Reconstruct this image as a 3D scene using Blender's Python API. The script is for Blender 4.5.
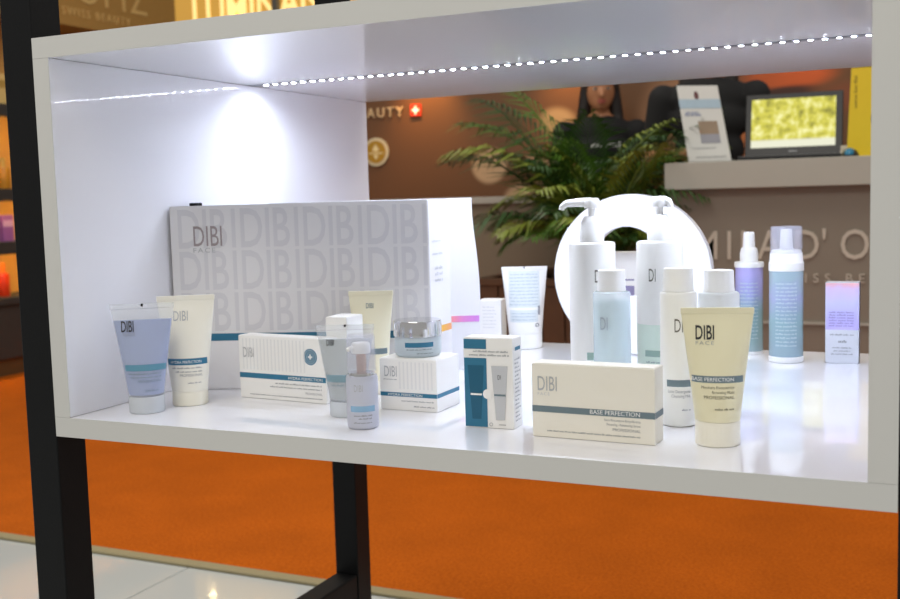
import bpy, bmesh, math, random
from mathutils import Vector, Matrix
random.seed(7)
scene = bpy.context.scene
COL = scene.collection
for o in list(bpy.data.objects):
    bpy.data.objects.remove(o)

# ---------------------------------------------------------------- camera, light, exposure
B = 0.745                      # height of the display case above the ground
W, H, D, T = 1.15, 0.5788, 0.9214, 0.0296
ZF = B + T                     # top face of the case floor
yaw, pitch, roll, FPX = 0.43512, -0.09507, -0.0275, 1070.6
fw = Vector((-math.sin(yaw)*math.cos(pitch), math.cos(yaw)*math.cos(pitch), math.sin(pitch)))
rt = Vector((math.cos(yaw), math.sin(yaw), 0)); up = rt.cross(fw)
r2 = rt*math.cos(roll) + up*math.sin(roll); u2 = up*math.cos(roll) - rt*math.sin(roll)
cd = bpy.data.cameras.new('camera'); cam = bpy.data.objects.new('camera', cd); COL.objects.link(cam)
m3 = Matrix((r2, u2, -fw)).transposed()
cam.matrix_world = Matrix.Translation((1.19043, -1.16678, 0.33611 + B)) @ m3.to_4x4()
cd.sensor_width = 36; cd.lens = FPX/900*36; cd.clip_start = .02; cd.clip_end = 60
cd.dof.use_dof = True; cd.dof.focus_distance = 1.5; cd.dof.aperture_fstop = 6.5
scene.camera = cam

wd = bpy.data.worlds.new('hall_air'); scene.world = wd; wd.use_nodes = True
wd.node_tree.nodes['Background'].inputs[0].default_value = (1.0, .97, .93, 1)
wd.node_tree.nodes['Background'].inputs[1].default_value = .36

def lamp(name, typ, loc, target, energy, color, **kw):
    l = bpy.data.lights.new(name, typ); l.energy = energy; l.color = color
    for k, v in kw.items(): setattr(l, k, v)
    o = bpy.data.objects.new(name, l); COL.objects.link(o); o.location = loc
    o.rotation_euler = (Vector(target) - Vector(loc)).to_track_quat('-Z', 'Y').to_euler()
    return o
# the hall's overhead lighting: rows of ceiling lights
lamp('hall_ceiling_light', 'AREA', (.4, -2.6, 4.2), (.4, -.6, 0), 78, (1, .95, .86), shape='RECTANGLE', size=3.0, size_y=1.6)
lamp('hall_ceiling_light', 'AREA', (-1.6, 2.2, 4.2), (-1.4, 2.3, 0), 62, (1, .93, .82), shape='RECTANGLE', size=3.0, size_y=1.0)
lamp('hall_ceiling_light', 'AREA', (1.6, 2.0, 4.2), (1.5, 2.2, 0), 40, (1, .93, .82), shape='RECTANGLE', size=2.0, size_y=1.0)
# warm spotlights washing the brown wall behind the counters
for sx, e in ((-1.70, 30), (-.78, 20), (.55, 3), (1.6, 4)):
    lamp('wall_spotlight', 'SPOT', (sx, 4.60, 2.02), (sx, 4.8, 1.62), e, (1, .52, .16), spot_size=math.radians(75), spot_blend=1, shadow_soft_size=.04)

vs = scene.view_settings
vs.view_transform = 'Standard'; vs.look = 'None'; vs.gamma = 1; vs.use_curve_mapping = False; vs.exposure = 0.2

# ---------------------------------------------------------------- helpers
def lin(h):
    c = [int(h[i:i+2], 16)/255 for i in (0, 2, 4)]
    return tuple(((x+.055)/1.055)**2.4 if x > .04045 else x/12.92 for x in c) + (1,)
MATS = {}
def mat(name, hexc, rough=.5, metal=0, trans=0, coat=0, emit=None, estr=0, var=.04, scale=30, bump=0, bscale=200, alpha=1, ior=1.45, sss=0, spec=.5):
    if name in MATS: return MATS[name]
    m = bpy.data.materials.new(name); m.use_nodes = True; nt = m.node_tree; b = nt.nodes['Principled BSDF']
    c = lin(hexc)
    if var:
        tc = nt.nodes.new('ShaderNodeTexCoord'); nz = nt.nodes.new('ShaderNodeTexNoise'); nz.inputs['Scale'].default_value = scale; nz.inputs['Detail'].default_value = 3
        nt.links.new(tc.outputs['Object'], nz.inputs['Vector'])
        mx = nt.nodes.new('ShaderNodeMix'); mx.data_type = 'RGBA'
        mx.inputs[6].default_value = tuple(x*(1-var) for x in c[:3]) + (1,)
        mx.inputs[7].default_value = tuple(min(1, x*(1+var)) for x in c[:3]) + (1,)
        nt.links.new(nz.outputs['Fac'], mx.inputs[0]); nt.links.new(mx.outputs[2], b.inputs['Base Color'])
    else:
        b.inputs['Base Color'].default_value = c
    b.inputs['Roughness'].default_value = rough; b.inputs['Metallic'].default_value = metal
    b.inputs['Transmission Weight'].default_value = trans; b.inputs['IOR'].default_value = ior
    b.inputs['Coat Weight'].default_value = coat; b.inputs['Coat Roughness'].default_value = .015
    b.inputs['Alpha'].default_value = alpha; b.inputs['Specular IOR Level'].default_value = spec
    if sss:
        b.inputs['Subsurface Weight'].default_value = sss; b.inputs['Subsurface Radius'].default_value = (.01, .01, .01)
    if emit:
        b.inputs['Emission Color'].default_value = lin(emit); b.inputs['Emission Strength'].default_value = estr
    if bump:
        tc2 = nt.nodes.new('ShaderNodeTexCoord'); n2 = nt.nodes.new('ShaderNodeTexNoise'); n2.inputs['Scale'].default_value = bscale
        nt.links.new(tc2.outputs['Object'], n2.inputs['Vector'])
        bp = nt.nodes.new('ShaderNodeBump'); bp.inputs['Strength'].default_value = bump; bp.inputs['Distance'].default_value = .002
        nt.links.new(n2.outputs['Fac'], bp.inputs['Height']); nt.links.new(bp.outputs[0], b.inputs['Normal'])
    MATS[name] = m
    return m
def ramp_mat(name, axis, stops, rough=.4, metal=0, coat=0, noise=0, nscale=40):
    """colour running along an object axis (printed gradient)"""
    if name in MATS: return MATS[name]
    m = bpy.data.materials.new(name); m.use_nodes = True; nt = m.node_tree; b = nt.nodes['Principled BSDF']
    tc = nt.nodes.new('ShaderNodeTexCoord'); sp = nt.nodes.new('ShaderNodeSeparateXYZ'); nt.links.new(tc.outputs['Object'], sp.inputs[0])
    lo, hi = stops[0][0], stops[-1][0]
    mr = nt.nodes.new('ShaderNodeMapRange'); mr.inputs[1].default_value = lo; mr.inputs[2].default_value = hi
    src = sp.outputs[axis]
    if noise:
        nz = nt.nodes.new('ShaderNodeTexNoise'); nz.inputs['Scale'].default_value = nscale; nt.links.new(tc.outputs['Object'], nz.inputs['Vector'])
        ma = nt.nodes.new('ShaderNodeMath'); ma.operation = 'MULTIPLY_ADD'; ma.inputs[1].default_value = noise; nt.links.new(nz.outputs['Fac'], ma.inputs[0]); nt.links.new(src, ma.inputs[2]); src = ma.outputs[0]
    nt.links.new(src, mr.inputs[0])
    cr = nt.nodes.new('ShaderNodeValToRGB'); e = cr.color_ramp.elements
    while len(e) < len(stops): e.new(.5)
    for k, (p, hx) in enumerate(stops): e[k].position = (p-lo)/(hi-lo); e[k].color = lin(hx)
    nt.links.new(mr.outputs[0], cr.inputs[0]); nt.links.new(cr.outputs[0], b.inputs['Base Color'])
    b.inputs['Roughness'].default_value = rough; b.inputs['Metallic'].default_value = metal; b.inputs['Coat Weight'].default_value = coat
    MATS[name] = m
    return m

def link(name, me, m, parent=None, loc=None, rot=None):
    o = bpy.data.objects.new(name, me); COL.objects.link(o)
    if m is not None and not me.materials: me.materials.append(m)
    if parent: o.parent = parent
    if loc is not None: o.location = loc
    if rot is not None: o.rotation_euler = rot
    return o
def obj(name, bm, m, parent=None, loc=None, rot=None, smooth=None):
    bmesh.ops.recalc_face_normals(bm, faces=bm.faces[:])
    me = bpy.data.meshes.new(name); bm.to_mesh(me); bm.free()
    if smooth:
        for p in me.polygons: p.use_smooth = True
        me.set_sharp_from_angle(angle=math.radians(smooth))
    return link(name, me, m, parent, loc, rot)
def raw(name, verts, faces, m, parent=None, **kw):
    me = bpy.data.meshes.new(name); me.from_pydata([tuple(v) for v in verts], [], faces); me.update()
    return link(name, me, m, parent, **kw)
def tag(o, label, cat, group=None, kind=None):
    o['label'] = label; o['category'] = cat
    if group: o['group'] = group
    if kind: o['kind'] = kind
    return o
def thing(name, label, cat, loc=(0, 0, 0), rz=0, group=None):
    o = bpy.data.objects.new(name, None); COL.objects.link(o); o.location = loc; o.rotation_euler = (0, 0, rz); o.empty_display_size = .02
    return tag(o, label, cat, group)
def struct(o):
    o['kind'] = 'structure'; return o

def box(bm, a, b, bev=0):
    v = [bm.verts.new((x, y, z)) for x in (a[0], b[0]) for y in (a[1], b[1]) for z in (a[2], b[2])]
    fs = [bm.faces.new([v[i] for i in q]) for q in ((0,1,3,2),(4,6,7,5),(0,4,5,1),(2,3,7,6),(0,2,6,4),(1,5,7,3))]
    if bev:
        es = set(e for f in fs for e in f.edges)
        bmesh.ops.bevel(bm, geom=list(es), offset=bev, segments=2, affect='EDGES', profile=.5)
def boxo(name, a, b, m, parent=None, bev=0, **kw):
    bm = bmesh.new(); box(bm, a, b, bev); return obj(name, bm, m, parent, **kw)
def lathe(bm, prof, n=40, c=(0, 0), cap=True, sx=1, sy=1):
    """prof: list of (r, z)"""
    rings = []
    for r, z in prof:
        if r <= 1e-6: rings.append([bm.verts.new((c[0], c[1], z))])
        else: rings.append([bm.verts.new((c[0]+sx*r*math.cos(2*math.pi*k/n), c[1]+sy*r*math.sin(2*math.pi*k/n), z)) for k in range(n)])
    for p, q in zip(rings, rings[1:]):
        for k in range(n):
            a, b_ = k, (k+1) % n
            if len(p) == 1 and len(q) == 1: continue
            if len(p) == 1: bm.faces.new((p[0], q[b_], q[a]))
            elif len(q) == 1: bm.faces.new((p[a], p[b_], q[0]))
            else: bm.faces.new((p[a], p[b_], q[b_], q[a]))
    if cap:
        if len(rings[0]) > 1: bm.faces.new(rings[0][::-1])
        if len(rings[-1]) > 1: bm.faces.new(rings[-1])
def latheo(name, prof, m, parent=None, n=40, smooth=35, cap=True, **kw):
    bm = bmesh.new(); lathe(bm, prof, n, cap=cap); return obj(name, bm, m, parent, smooth=smooth, **kw)
def sweep(bm, path, radii, n=10, sy=1.0):
    """round tube along a path of points"""
    rings = []; pts = [Vector(p) for p in path]; prev = None
    for i, p in enumerate(pts):
        d = (pts[min(i+1, len(pts)-1)] - pts[max(i-1, 0)]).normalized()
        ref = Vector((0, 0, 1)) if abs(d.z) < .9 else Vector((1, 0, 0))
        if prev is not None: ref = prev
        a = (ref - d*ref.dot(d)).normalized(); b_ = d.cross(a); prev = a
        r = radii[i] if isinstance(radii, (list, tuple)) else radii
        rings.append([bm.verts.new(p + a*(r*math.cos(2*math.pi*k/n)) + b_*(r*sy*math.sin(2*math.pi*k/n))) for k in range(n)])
    for p, q in zip(rings, rings[1:]):
        for k in range(n): bm.faces.new((p[k], p[(k+1) % n], q[(k+1) % n], q[k]))
    bm.faces.new(rings[0][::-1]); bm.faces.new(rings[-1])

# ---- flat print: 2-D shapes laid on a surface by a mapping function
_tc = {}
def txt2d(body, h, xs=1.0, align='LEFT', bold=0.0, sp=1.0):
    key = (body, align, bold, sp)
    if key not in _tc:
        cu = bpy.data.curves.new('t', 'FONT'); cu.body = body; cu.size = 1; cu.resolution_u = 3; cu.align_x = align; cu.offset = bold; cu.space_character = sp
        ob = bpy.data.objects.new('t', cu)
        me = bpy.data.meshes.new_from_object(ob)
        _tc[key] = ([(v.co.x, v.co.y) for v in me.vertices], [tuple(p.vertices) for p in me.polygons])
        bpy.data.objects.remove(ob); bpy.data.curves.remove(cu); bpy.data.meshes.remove(me)
    vs_, fs = _tc[key]; k = h/.69
    return [(x*k*xs, y*k) for x, y in vs_], fs
def text(x, y, body, h, xs=1.0, align='LEFT', bold=0.0, sp=1.0):
    v, f = txt2d(body, h, xs, align, bold, sp); return [(a+x, b+y) for a, b in v], f
def rect(x0, y0, x1, y1, n=1):
    v = []; f = []
    for i in range(n+1):
        xx = x0 + (x1-x0)*i/n; v += [(xx, y0), (xx, y1)]
    for i in range(n): f.append((2*i, 2*i+2, 2*i+3, 2*i+1))
    return v, f
def grid2(x0, y0, x1, y1, nx, ny):
    v = [(x0+(x1-x0)*i/nx, y0+(y1-y0)*j/ny) for j in range(ny+1) for i in range(nx+1)]
    f = [(j*(nx+1)+i, j*(nx+1)+i+1, (j+1)*(nx+1)+i+1, (j+1)*(nx+1)+i) for j in range(ny) for i in range(nx)]
    return v, f
def disc2(x, y, r0, r1, n=28):
    v = []; f = []
    for k in range(n):
        a = 2*math.pi*k/n; v += [(x+r1*math.cos(a), y+r1*math.sin(a)), (x+r0*math.cos(a), y+r0*math.sin(a))]
    for k in range(n):
        a, b_ = 2*k, 2*((k+1) % n); f.append((a, b_, b_+1, a+1))
    return v, f
def fine(x0, y, x1, h, seed=0, n=None):
    """unreadably small print: words made of tiny letter strokes"""
    r = random.Random(seed); v = []; f = []; x = x0
    while x < x1 - h*.5:
        for k in range(r.randint(3, 9)):
            if x > x1 - h*.4: break
            q = rect(x, y, x+h*.34, y+h*r.choice((.62, .62, .66, .95))); b_ = len(v); v += q[0]; f += [tuple(i+b_ for i in t) for t in q[1]]; x += h*.55
        x += h*.5
    return v, f
def poly2(pts):
    return pts, [tuple(range(len(pts)))]
def prn(name, parent, shapes, mp, m):
    V = []; F = []
    for v, f in shapes:
        b_ = len(V); V += [mp(*q) for q in v]; F += [tuple(i+b_ for i in t) for t in f]
    o = raw(name, V, F, m, parent)
    if name in ('fine_print', 'text_panel', 'side_print', 'letter_pattern', 'stripe_pattern', 'shirt_print'): o['kind'] = 'stuff'
    return o

# ---------------------------------------------------------------- materials
WHITE = mat('white_lacquer', 'ededf2', .28, coat=.85, var=.015, scale=3)
FRAMEW = WHITE
BLACK = mat('black_metal', '0b0c0e', .5, spec=.25, var=.2, scale=60, bump=.1, bscale=300)
CARD = mat('white_card', 'f0efec', .45, var=.015)
CARDC = mat('cream_card', 'ece8db', .45, var=.015)
INK = mat('dark_ink', '2b2b2c', .5, var=0)
GREY = mat('grey_ink', '8d9094', .5, var=0)
PALEGREY = mat('pale_grey_ink', 'c3c5c8', .35, var=0)
TEAL = mat('teal_ink', '2f7291', .45, var=.03)
SLATE = mat('slate_ink', '6d7f86', .5, var=.03)
SAGE = mat('sage_ink', '8ea79b', .5, var=.03)
SILVERINK = mat('silver_ink', 'b8babc', .35, metal=.3, var=0)
WPRINT = mat('white_ink', 'f4f4f2', .5, var=0)
PLAST = mat('white_plastic', 'f1f1ee', .3, var=.01, sss=.1)
IVORY = mat('ivory_plastic', 'eae5cb', .34, var=.015, sss=.1)
YELLOWC = mat('pale_yellow_plastic', 'e4debd', .34, var=.015, sss=.1)
FROST = mat('frosted_plastic', 'e4eaf0', .35, trans=.55, var=0, ior=1.2)
CLEAR = mat('clear_plastic', 'f4f8fc', .08, trans=1, var=0, ior=1.25)
GLASS = mat('clear_cap_plastic', 'dfe2f2', .04, var=0, alpha=.2)
CHROME = mat('chrome', 'd8d8da', .12, metal=1, var=0)
COPPER = mat('copper_metal', 'c9a184', .2, metal=1, var=0)

# ---------------------------------------------------------------- floor, carpet, walls
TILE = mat('white_tile', 'c3c8c8', .07, coat=.3, var=.02, scale=2)
GROUT = mat('grout', '8b8a84', .8)
floor = struct(boxo('floor', (-7.5, -3.2, -.06), (4.2, 8.2, -.012), GROUT))
tw = .9; first = None
for i in range(-6, 4):
    for j in range(-4, 3):
        x0 = -.852 + i*tw; y0 = .75 + (j-1)*tw
        if first is None:
            bm = bmesh.new(); box(bm, (.002, .002, -.012), (tw-.002, tw-.002, 0), .0012); o = obj('tile', bm, TILE, floor); first = o
        else:
            o = first.copy(); COL.objects.link(o)
        o.location = (x0, y0, 0)

m = bpy.data.materials.new('orange_carpet'); m.use_nodes = True; nt = m.node_tree; b = nt.nodes['Principled BSDF']
tc = nt.nodes.new('ShaderNodeTexCoord'); n1 = nt.nodes.new('ShaderNodeTexNoise'); n1.inputs['Scale'].default_value = 110; n1.inputs['Detail'].default_value = 5
n2 = nt.nodes.new('ShaderNodeTexNoise'); n2.inputs['Scale'].default_value = 3.5
for n_ in (n1, n2): nt.links.new(tc.outputs['Object'], n_.inputs['Vector'])
mx = nt.nodes.new('ShaderNodeMix'); mx.data_type = 'RGBA'; mx.inputs[6].default_value = lin('9c4004'); mx.inputs[7].default_value = lin('e6781a'); nt.links.new(n1.outputs['Fac'], mx.inputs[0])
mx2 = nt.nodes.new('ShaderNodeMix'); mx2.data_type = 'RGBA'; mx2.blend_type = 'MULTIPLY'; mx2.inputs[0].default_value = .35; nt.links.new(mx.outputs[2], mx2.inputs[6]); nt.links.new(n2.outputs['Fac'], mx2.inputs[7])
nt.links.new(mx2.outputs[2], b.inputs['Base Color']); b.inputs['Roughness'].default_value = .95; b.inputs['Specular IOR Level'].default_value = .1
bp = nt.nodes.new('ShaderNodeBump'); bp.inputs['Strength'].default_value = .6; bp.inputs['Distance'].default_value = .004; nt.links.new(n1.outputs['Fac'], bp.inputs['Height']); nt.links.new(bp.outputs[0], b.inputs['Normal'])
CARPET = m
car = thing('exhibition_carpet', 'bright orange carpet covering the floor behind the display case', 'carpet', (0, 1.33, 0))
boxo('pile', (-4.9, .03, .001), (3.6, 3.455, .008), CARPET, car)
boxo('edge_trim', (-4.9, -.012, .001), (3.6, .03, .0095), mat('beige_trim', '9a8f6e', .6), car, bev=.002)

# brown printed wall behind the counters
def wall_print():
    m = bpy.data.materials.new('brown_wall_print'); m.use_nodes = True; nt = m.node_tree; b = nt.nodes['Principled BSDF']
    tc = nt.nodes.new('ShaderNodeTexCoord'); cur = None
    nz = nt.nodes.new('ShaderNodeTexNoise'); nz.inputs['Scale'].default_value = 1.4; nt.links.new(tc.outputs['Object'], nz.inputs['Vector'])
    mx = nt.nodes.new('ShaderNodeMix'); mx.data_type = 'RGBA'; mx.inputs[6].default_value = lin('5d3c20'); mx.inputs[7].default_value = lin('704a2a'); nt.links.new(nz.outputs['Fac'], mx.inputs[0]); cur = mx.outputs[2]
    def ell(x, z, rx, rz, hx, soft=.25, ang=0, amt=1):
        nonlocal cur
        mp = nt.nodes.new('ShaderNodeMapping'); mp.vector_type = 'TEXTURE'; mp.inputs['Location'].default_value = (x, 0, z); mp.inputs['Rotation'].default_value = (0, ang, 0); mp.inputs['Scale'].default_value = (rx, 50, rz)
        nt.links.new(tc.outputs['Object'], mp.inputs[0])
        ln = nt.nodes.new('ShaderNodeVectorMath'); ln.operation = 'LENGTH'; nt.links.new(mp.outputs[0], ln.inputs[0])
        mr = nt.nodes.new('ShaderNodeMapRange'); mr.interpolation_type = 'SMOOTHSTEP'; mr.inputs[1].default_value = 1; mr.inputs[2].default_value = 1-soft; mr.inputs[3].default_value = 0; mr.inputs[4].default_value = amt; nt.links.new(ln.outputs['Value'], mr.inputs[0])
        q = nt.nodes.new('ShaderNodeMix'); q.data_type = 'RGBA'; nt.links.new(mr.outputs[0], q.inputs[0]); nt.links.new(cur, q.inputs[6]); q.inputs[7].default_value = lin(hx); cur = q.outputs[2]
    # pale stones and a blossom stem in the print
    ell(-.93, B+.53, .34, .045, 'a98a6c', .6, .05, .8)
    ell(-1.30, B+.52, .13, .125, 'b59674', .3)
    ell(-1.02, B+.33, .21, .10, 'b09172', .3)
    ell(-.86, B+.75, .15, .11, 'b99a6e', .5, .2, .8)
    ell(-.15, B+.62, .30, .50, 'a87a58', .5, 0, .8)
    ell(.42, B+.93, .30, .10, 'b8541f', .5, 0)
    ell(.40, B+.84, .22, .045, '3f2015', .6, -.08)
    ell(.20, B+.66, .10, .22, 'bb6c3a', .5, 0)
    ell(.85, B+.80, .40, .12, '7a4326', .6, 0)
    ell(1.2, B+.8, .5, .5, '4e3324', .6)
    nt.links.new(cur, b.inputs['Base Color']); b.inputs['Roughness'].default_value = .6
    return m
wb = struct(boxo('wall_back', (-2.75, 4.8, -.012), (3.2, 4.9, 2.15), wall_print()))
wl = mat('brown_gold_wall', '8a6136', .6)
struct(boxo('wall_far', (-7.4, 7.6, -.012), (4.1, 7.7, 4.4), wl))

# ---------------------------------------------------------------- the black stand
st = thing('display_stand', 'black square-tube metal stand holding the white display case', 'stand', (0, 0, 0))
s = .058
for (x, y, zt) in ((-s, 0, 2.3), (-s, D-s, 2.3), (W, 0, 2.3), (W, D-s, 2.3)):
    boxo('post', (x, y, 0), (x+s, y+s, zt), BLACK, st, bev=.002)
for x in (-s, W):
    boxo('cross_bar', (x+.002, s, B-.56), (x+s-.002, D-s, B-.505), BLACK, st, bev=.004)
    boxo('cross_bar', (x+.002, s, 2.2), (x+s-.002, D-s, 2.255), BLACK, st, bev=.004)

# ---------------------------------------------------------------- the display case
case = thing('display_case', 'white glossy box-shaped display case, open at front and back', 'display case', (0, 0, B))
e = .0008
boxo('bottom_panel', (.0004, 0, 0), (W-.0004, D, T), WHITE, case, bev=e)
boxo('top_panel', (.0004, 0, H-T), (W-.0004, D, H), WHITE, case, bev=e)
boxo('side_panel', (.0004, 0, T+.0003), (T, D, H-T-.0003), WHITE, case, bev=e)
boxo('side_panel', (W-T, 0, T+.0003), (W-.0004, D, H-T-.0003), WHITE, case, bev=e)

EDGE = mat('grey_edge_strip', 'cfcfcc', .35, coat=.3, var=.02, scale=4)  # thin strips added in a greyer tone to darken the frame's front
for a_, b_ in (((.0004, -.0007, .0004), (W-.0004, -.0001, T)), ((.0004, -.0007, H-T), (W-.0004, -.0001, H-.0004)), ((.0004, -.0007, T+.0003), (T, -.0001, H-T-.0003)), ((W-T, -.0007, T+.0003), (W-.0004, -.0001, H-T-.0003))):
    boxo('grey_edge_strip', a_, b_, EDGE, case)

led = thing('led_strip', 'thin strip of bright white LEDs stuck under the case ceiling', 'light strip', (T, .487, B+H-T))
boxo('tape', (.002, -.009, -.0009), (W-2*T-.002, .009, -.0002), mat('strip_tape', '6d6e72', .5), led)
LEDM = mat('led_chip', 'ffffff', .4, var=0, emit='e6edff', estr=150)
chip = None
nled = 54
for k in range(nled):
    x = .036 + k*(W-2*T-.05)/(nled-1)
    if chip is None:
        bm = bmesh.new(); box(bm, (-.0027, -.0027, -.0014), (.0027, .0027, -.0009)); chip = obj('led', bm, LEDM, led); o = chip
    else:
        o = chip.copy(); COL.objects.link(o)
    o.location = (x, 0, 0)
# the light the row of chips gives, downwards
la = bpy.data.lights.new('led_strip_light', 'AREA'); la.shape = 'RECTANGLE'; la.size = W-2*T-.05; la.size_y = .006; la.energy = 3.7; la.color = (.76, .84, 1.0); la.spread = 2.8
lo_ = bpy.data.objects.new('led_strip_light', la); COL.objects.link(lo_); lo_.location = (W/2+.012, .487, B+H-T-.0018)

# ---------------------------------------------------------------- cartons
def carton(name, label, bl, yawd, w, d, h, m=CARD, cat='box', group=None, bev=.0009):
    t = thing(name, label, cat, (bl[0], bl[1], ZF), math.radians(yawd), group)
    boxo('body', (0, 0, .0003), (w, d, h), m, t, bev=bev)
    bm = bmesh.new(); box(bm, (.0015, .0012, h+.0001), (w-.0015, d-.004, h+.0007)); obj('tuck_flap', bm, m, t)
    return t
OFF = .00035
def front(x, z): return (x, -OFF, z)
def rside(w):  # right side face, u runs back from the front edge
    return lambda u, z: (w+OFF, u, z)
def rows(w, h, n, seed=0, x0=.1, x1=.9, z0=.1, z1=.9, fh=None):
    return [fine(w*x0, h*(z0+(z1-z0)*k/max(1, n-1)), w*x1*(1 if k % 3 else .9), fh or .0022, seed+k) for k in range(n)]

# two big gift boxes at the left wall, one in front of the other (the front one slightly racked)
GBC = mat('gift_box_card', 'e9e8ea', .4, var=.015); BH = .304
bg = thing('gift_box', 'large gift box with grey repeated letter pattern and teal stripe, by left wall', 'box', (.0345, .2375, ZF))
FRx, FRy, BD = .4005, .1455, .080
fl = math.hypot(FRx, FRy); ex, ey = FRx/fl, FRy/fl
def bfo(off): return lambda u, z: (u*ex + ey*off, u*ey - ex*off, z)
bfront = bfo(.0004)
bm = bmesh.new(); lo = [bm.verts.new(q) for q in ((0, 0, .0004), (FRx, FRy, .0004), (FRx, FRy+BD, .0004), (0, BD, .0004))]; hi_ = [bm.verts.new((v.co.x, v.co.y, BH)) for v in lo]
bm.faces.new(lo[::-1]); bm.faces.new(hi_)
for k in range(4): bm.faces.new((lo[k], lo[(k+1) % 4], hi_[(k+1) % 4], hi_[k]))
bmesh.ops.bevel(bm, geom=bm.edges[:], offset=.0012, segments=2, affect='EDGES')
obj('body', bm, GBC, bg)
PAT = mat('varnish_pattern', 'dcdbdf', .28, var=0)
sh = []
for r_ in range(3):
    for k in range(4):
        for ch, dx in (('D', 0), ('I', .0415), ('B', .0545), ('I', .0895)):
            sh.append(text(.010 + k*.1045 + dx, BH - .0685 - r_*.0685, ch, .0625, .62, bold=.010))
prn('letter_pattern', bg, sh, lambda u, z: bfront(max(.0015, min(fl-.0015, u)), z), PAT)
prn('lettering', bg, [text(.037, BH-.066, 'DIBI', .033, .60)], bfo(.0008), mat('rose_silver_ink', 'a3989a', .3, metal=.3, var=0))
prn('sub_lettering', bg, [text(.037, BH-.0765, 'FACE', .0075, 1.3, sp=1.25)], bfo(.0008), SILVERINK)
prn('stripe', bg, [rect(.0014, .0815, fl-.0014, .0935)], bfront, TEAL)
prn('side_stripe', bg, [rect(.0014, .0855, BD-.0014, .0965)], lambda u, z: (FRx+.0004, FRy+u, z), ramp_mat('amber_stripe', 1, [(.14, '6f93a0'), (.17, 'e0a44a'), (.19, 'f0b53a'), (.23, 'ee9a70')]))
prn('fine_print', bg, [fine(.012, .235, .045, .003, 1), fine(.012, .214, .052, .0042, 2), fine(.02, .19, .05, .006, 3), fine(.02, .18, .05, .006, 4), fine(.02, .17, .05, .006, 5)], lambda u, z: (FRx+.0004, FRy+u, z), PALEGREY)
boxo('dark_slit', (.006, .045, BH-.001), (.020, .062, BH+.005), BLACK, bg, bev=.001)  # small black block standing in for a dark slit at the top corner
# the plain one behind it, its free end bulging
ya = math.radians(26); L2 = .36; D2 = .09
b2 = thing('gift_box', 'plain white gift box with pink stripe, half hidden behind the patterned one', 'box', (.4351-L2*math.cos(ya), .5686-L2*math.sin(ya), ZF), ya)
bm = bmesh.new(); loops = []; nz_ = 10
for k in range(nz_+1):
    z = .0004 + (BH+.0006)*k/nz_; bul = .009*math.sin(math.pi*min(1, k/nz_*1.15)) if k/nz_*1.15 < 1 else 0
    loops.append([bm.verts.new(q) for q in ((0, 0, z), (L2+bul-.004*(k/nz_), 0, z), (L2+bul-.004*(k/nz_), D2, z), (0, D2, z))])
for a, c in zip(loops, loops[1:]):
    for k in range(4): bm.faces.new((a[k], a[(k+1) % 4], c[(k+1) % 4], c[k]))
bm.faces.new(loops[0][::-1]); bm.faces.new(loops[-1])
obj('body', bm, GBC, b2)
prn('stripe', b2, [rect(.002, .0855, L2+.0045, .0965)], front if False else (lambda x, z: (x, -.0005, z)), ramp_mat('sunset_stripe', 0, [(.28, 'f0b53a'), (.315, 'ee8f8d'), (.335, 'dd88c8'), (.37, 'cf88e0')]))

# blue-striped thin box behind the grey tube
w, h = .150, .099
t = carton('ampoule_box', 'flat white carton with teal stripe and round blue badge, left of the jars', (.1775, .2145), -4.5, w+.018, .032, h); w += .018
prn('stripe', t, [rect(.0005, .0325, w-.0005, .0405)], front, TEAL)
prn('lettering', t, [text(w-.006, .0343, 'HYDRA PERFECTION', .0042, 1.15, 'RIGHT')], lambda x, z: (x, -.0007, z), WPRINT)
prn('brand_lettering', t, [text(.008, h-.034, 'DIBI', .016, .55)], front, SILVERINK)
prn('fine_print', t, [fine(w*.42, .0255, w-.008, .0026, 3), fine(w*.36, .020, w-.008, .0026, 5), text(w-.008, .0125, 'PROFESSIONAL', .0032, 1, 'RIGHT'), fine(.02, .006, w-.008, .002, 6)], front, GREY)
prn('badge', t, [disc2(w-.028, h-.028, .0, .0125)], front, TEAL)
prn('badge_cross', t, [disc2(w-.028, h-.028, .0098, .0104), rect(w-.0325, h-.0294, w-.0235, h-.0266), rect(w-.0294, h-.0325, w-.0266, h-.0235), disc2(w-.028, h-.028, .0066, .0071)], lambda x, z: (x, -.0007, z), WPRINT)
prn('stripe_pattern', t, [rect(.008+.007*k, .046, .0105+.007*k, h-.004) for k in range(18)], front, mat('pale_varnish', 'e9e9e8', .25, var=0))

# small plain carton behind the grey tube
t = carton('small_carton', 'small plain white carton standing behind the clear grey tube', (.3288, .2322), 0, .037, .050, .129)
prn('fine_print', t, rows(.042, .128, 5, 20, .15, .8, .2, .6), front, PALEGREY)

# cream jar carton
w, d, h = .093, .074, .0755
t = carton('jar_carton', 'cube-like white carton with teal stripe carrying the silver-lidded jar', (.441, .1945), -1, w, d, h)
prn('stripe', t, [rect(.0005, .0205, w, .0265)], front, TEAL)
prn('side_stripe', t, [rect(0, .0205, d-.0005, .0265)], rside(w), TEAL)
prn('lettering', t, [text(w*.14, .0215, 'HYDRA PERFECTION', .0038, 1.1)], lambda x, z: (x, -.0007, z), WPRINT)
prn('brand_lettering', t, [text(.007, h-.026, 'DIBI', .0155, .55)], front, SILVERINK)
prn('fine_print', t, [fine(.035, .0135, w-.004, .0022, 9), fine(.055, .006, w-.004, .0022, 10), fine(.006, h-.031, .03, .0018, 4)], front, GREY)
prn('stripe_pattern', t, [rect(.032+.0065*k, .032, .0345+.0065*k, h-.004) for k in range(9)], front, MATS['pale_varnish'])

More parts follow.
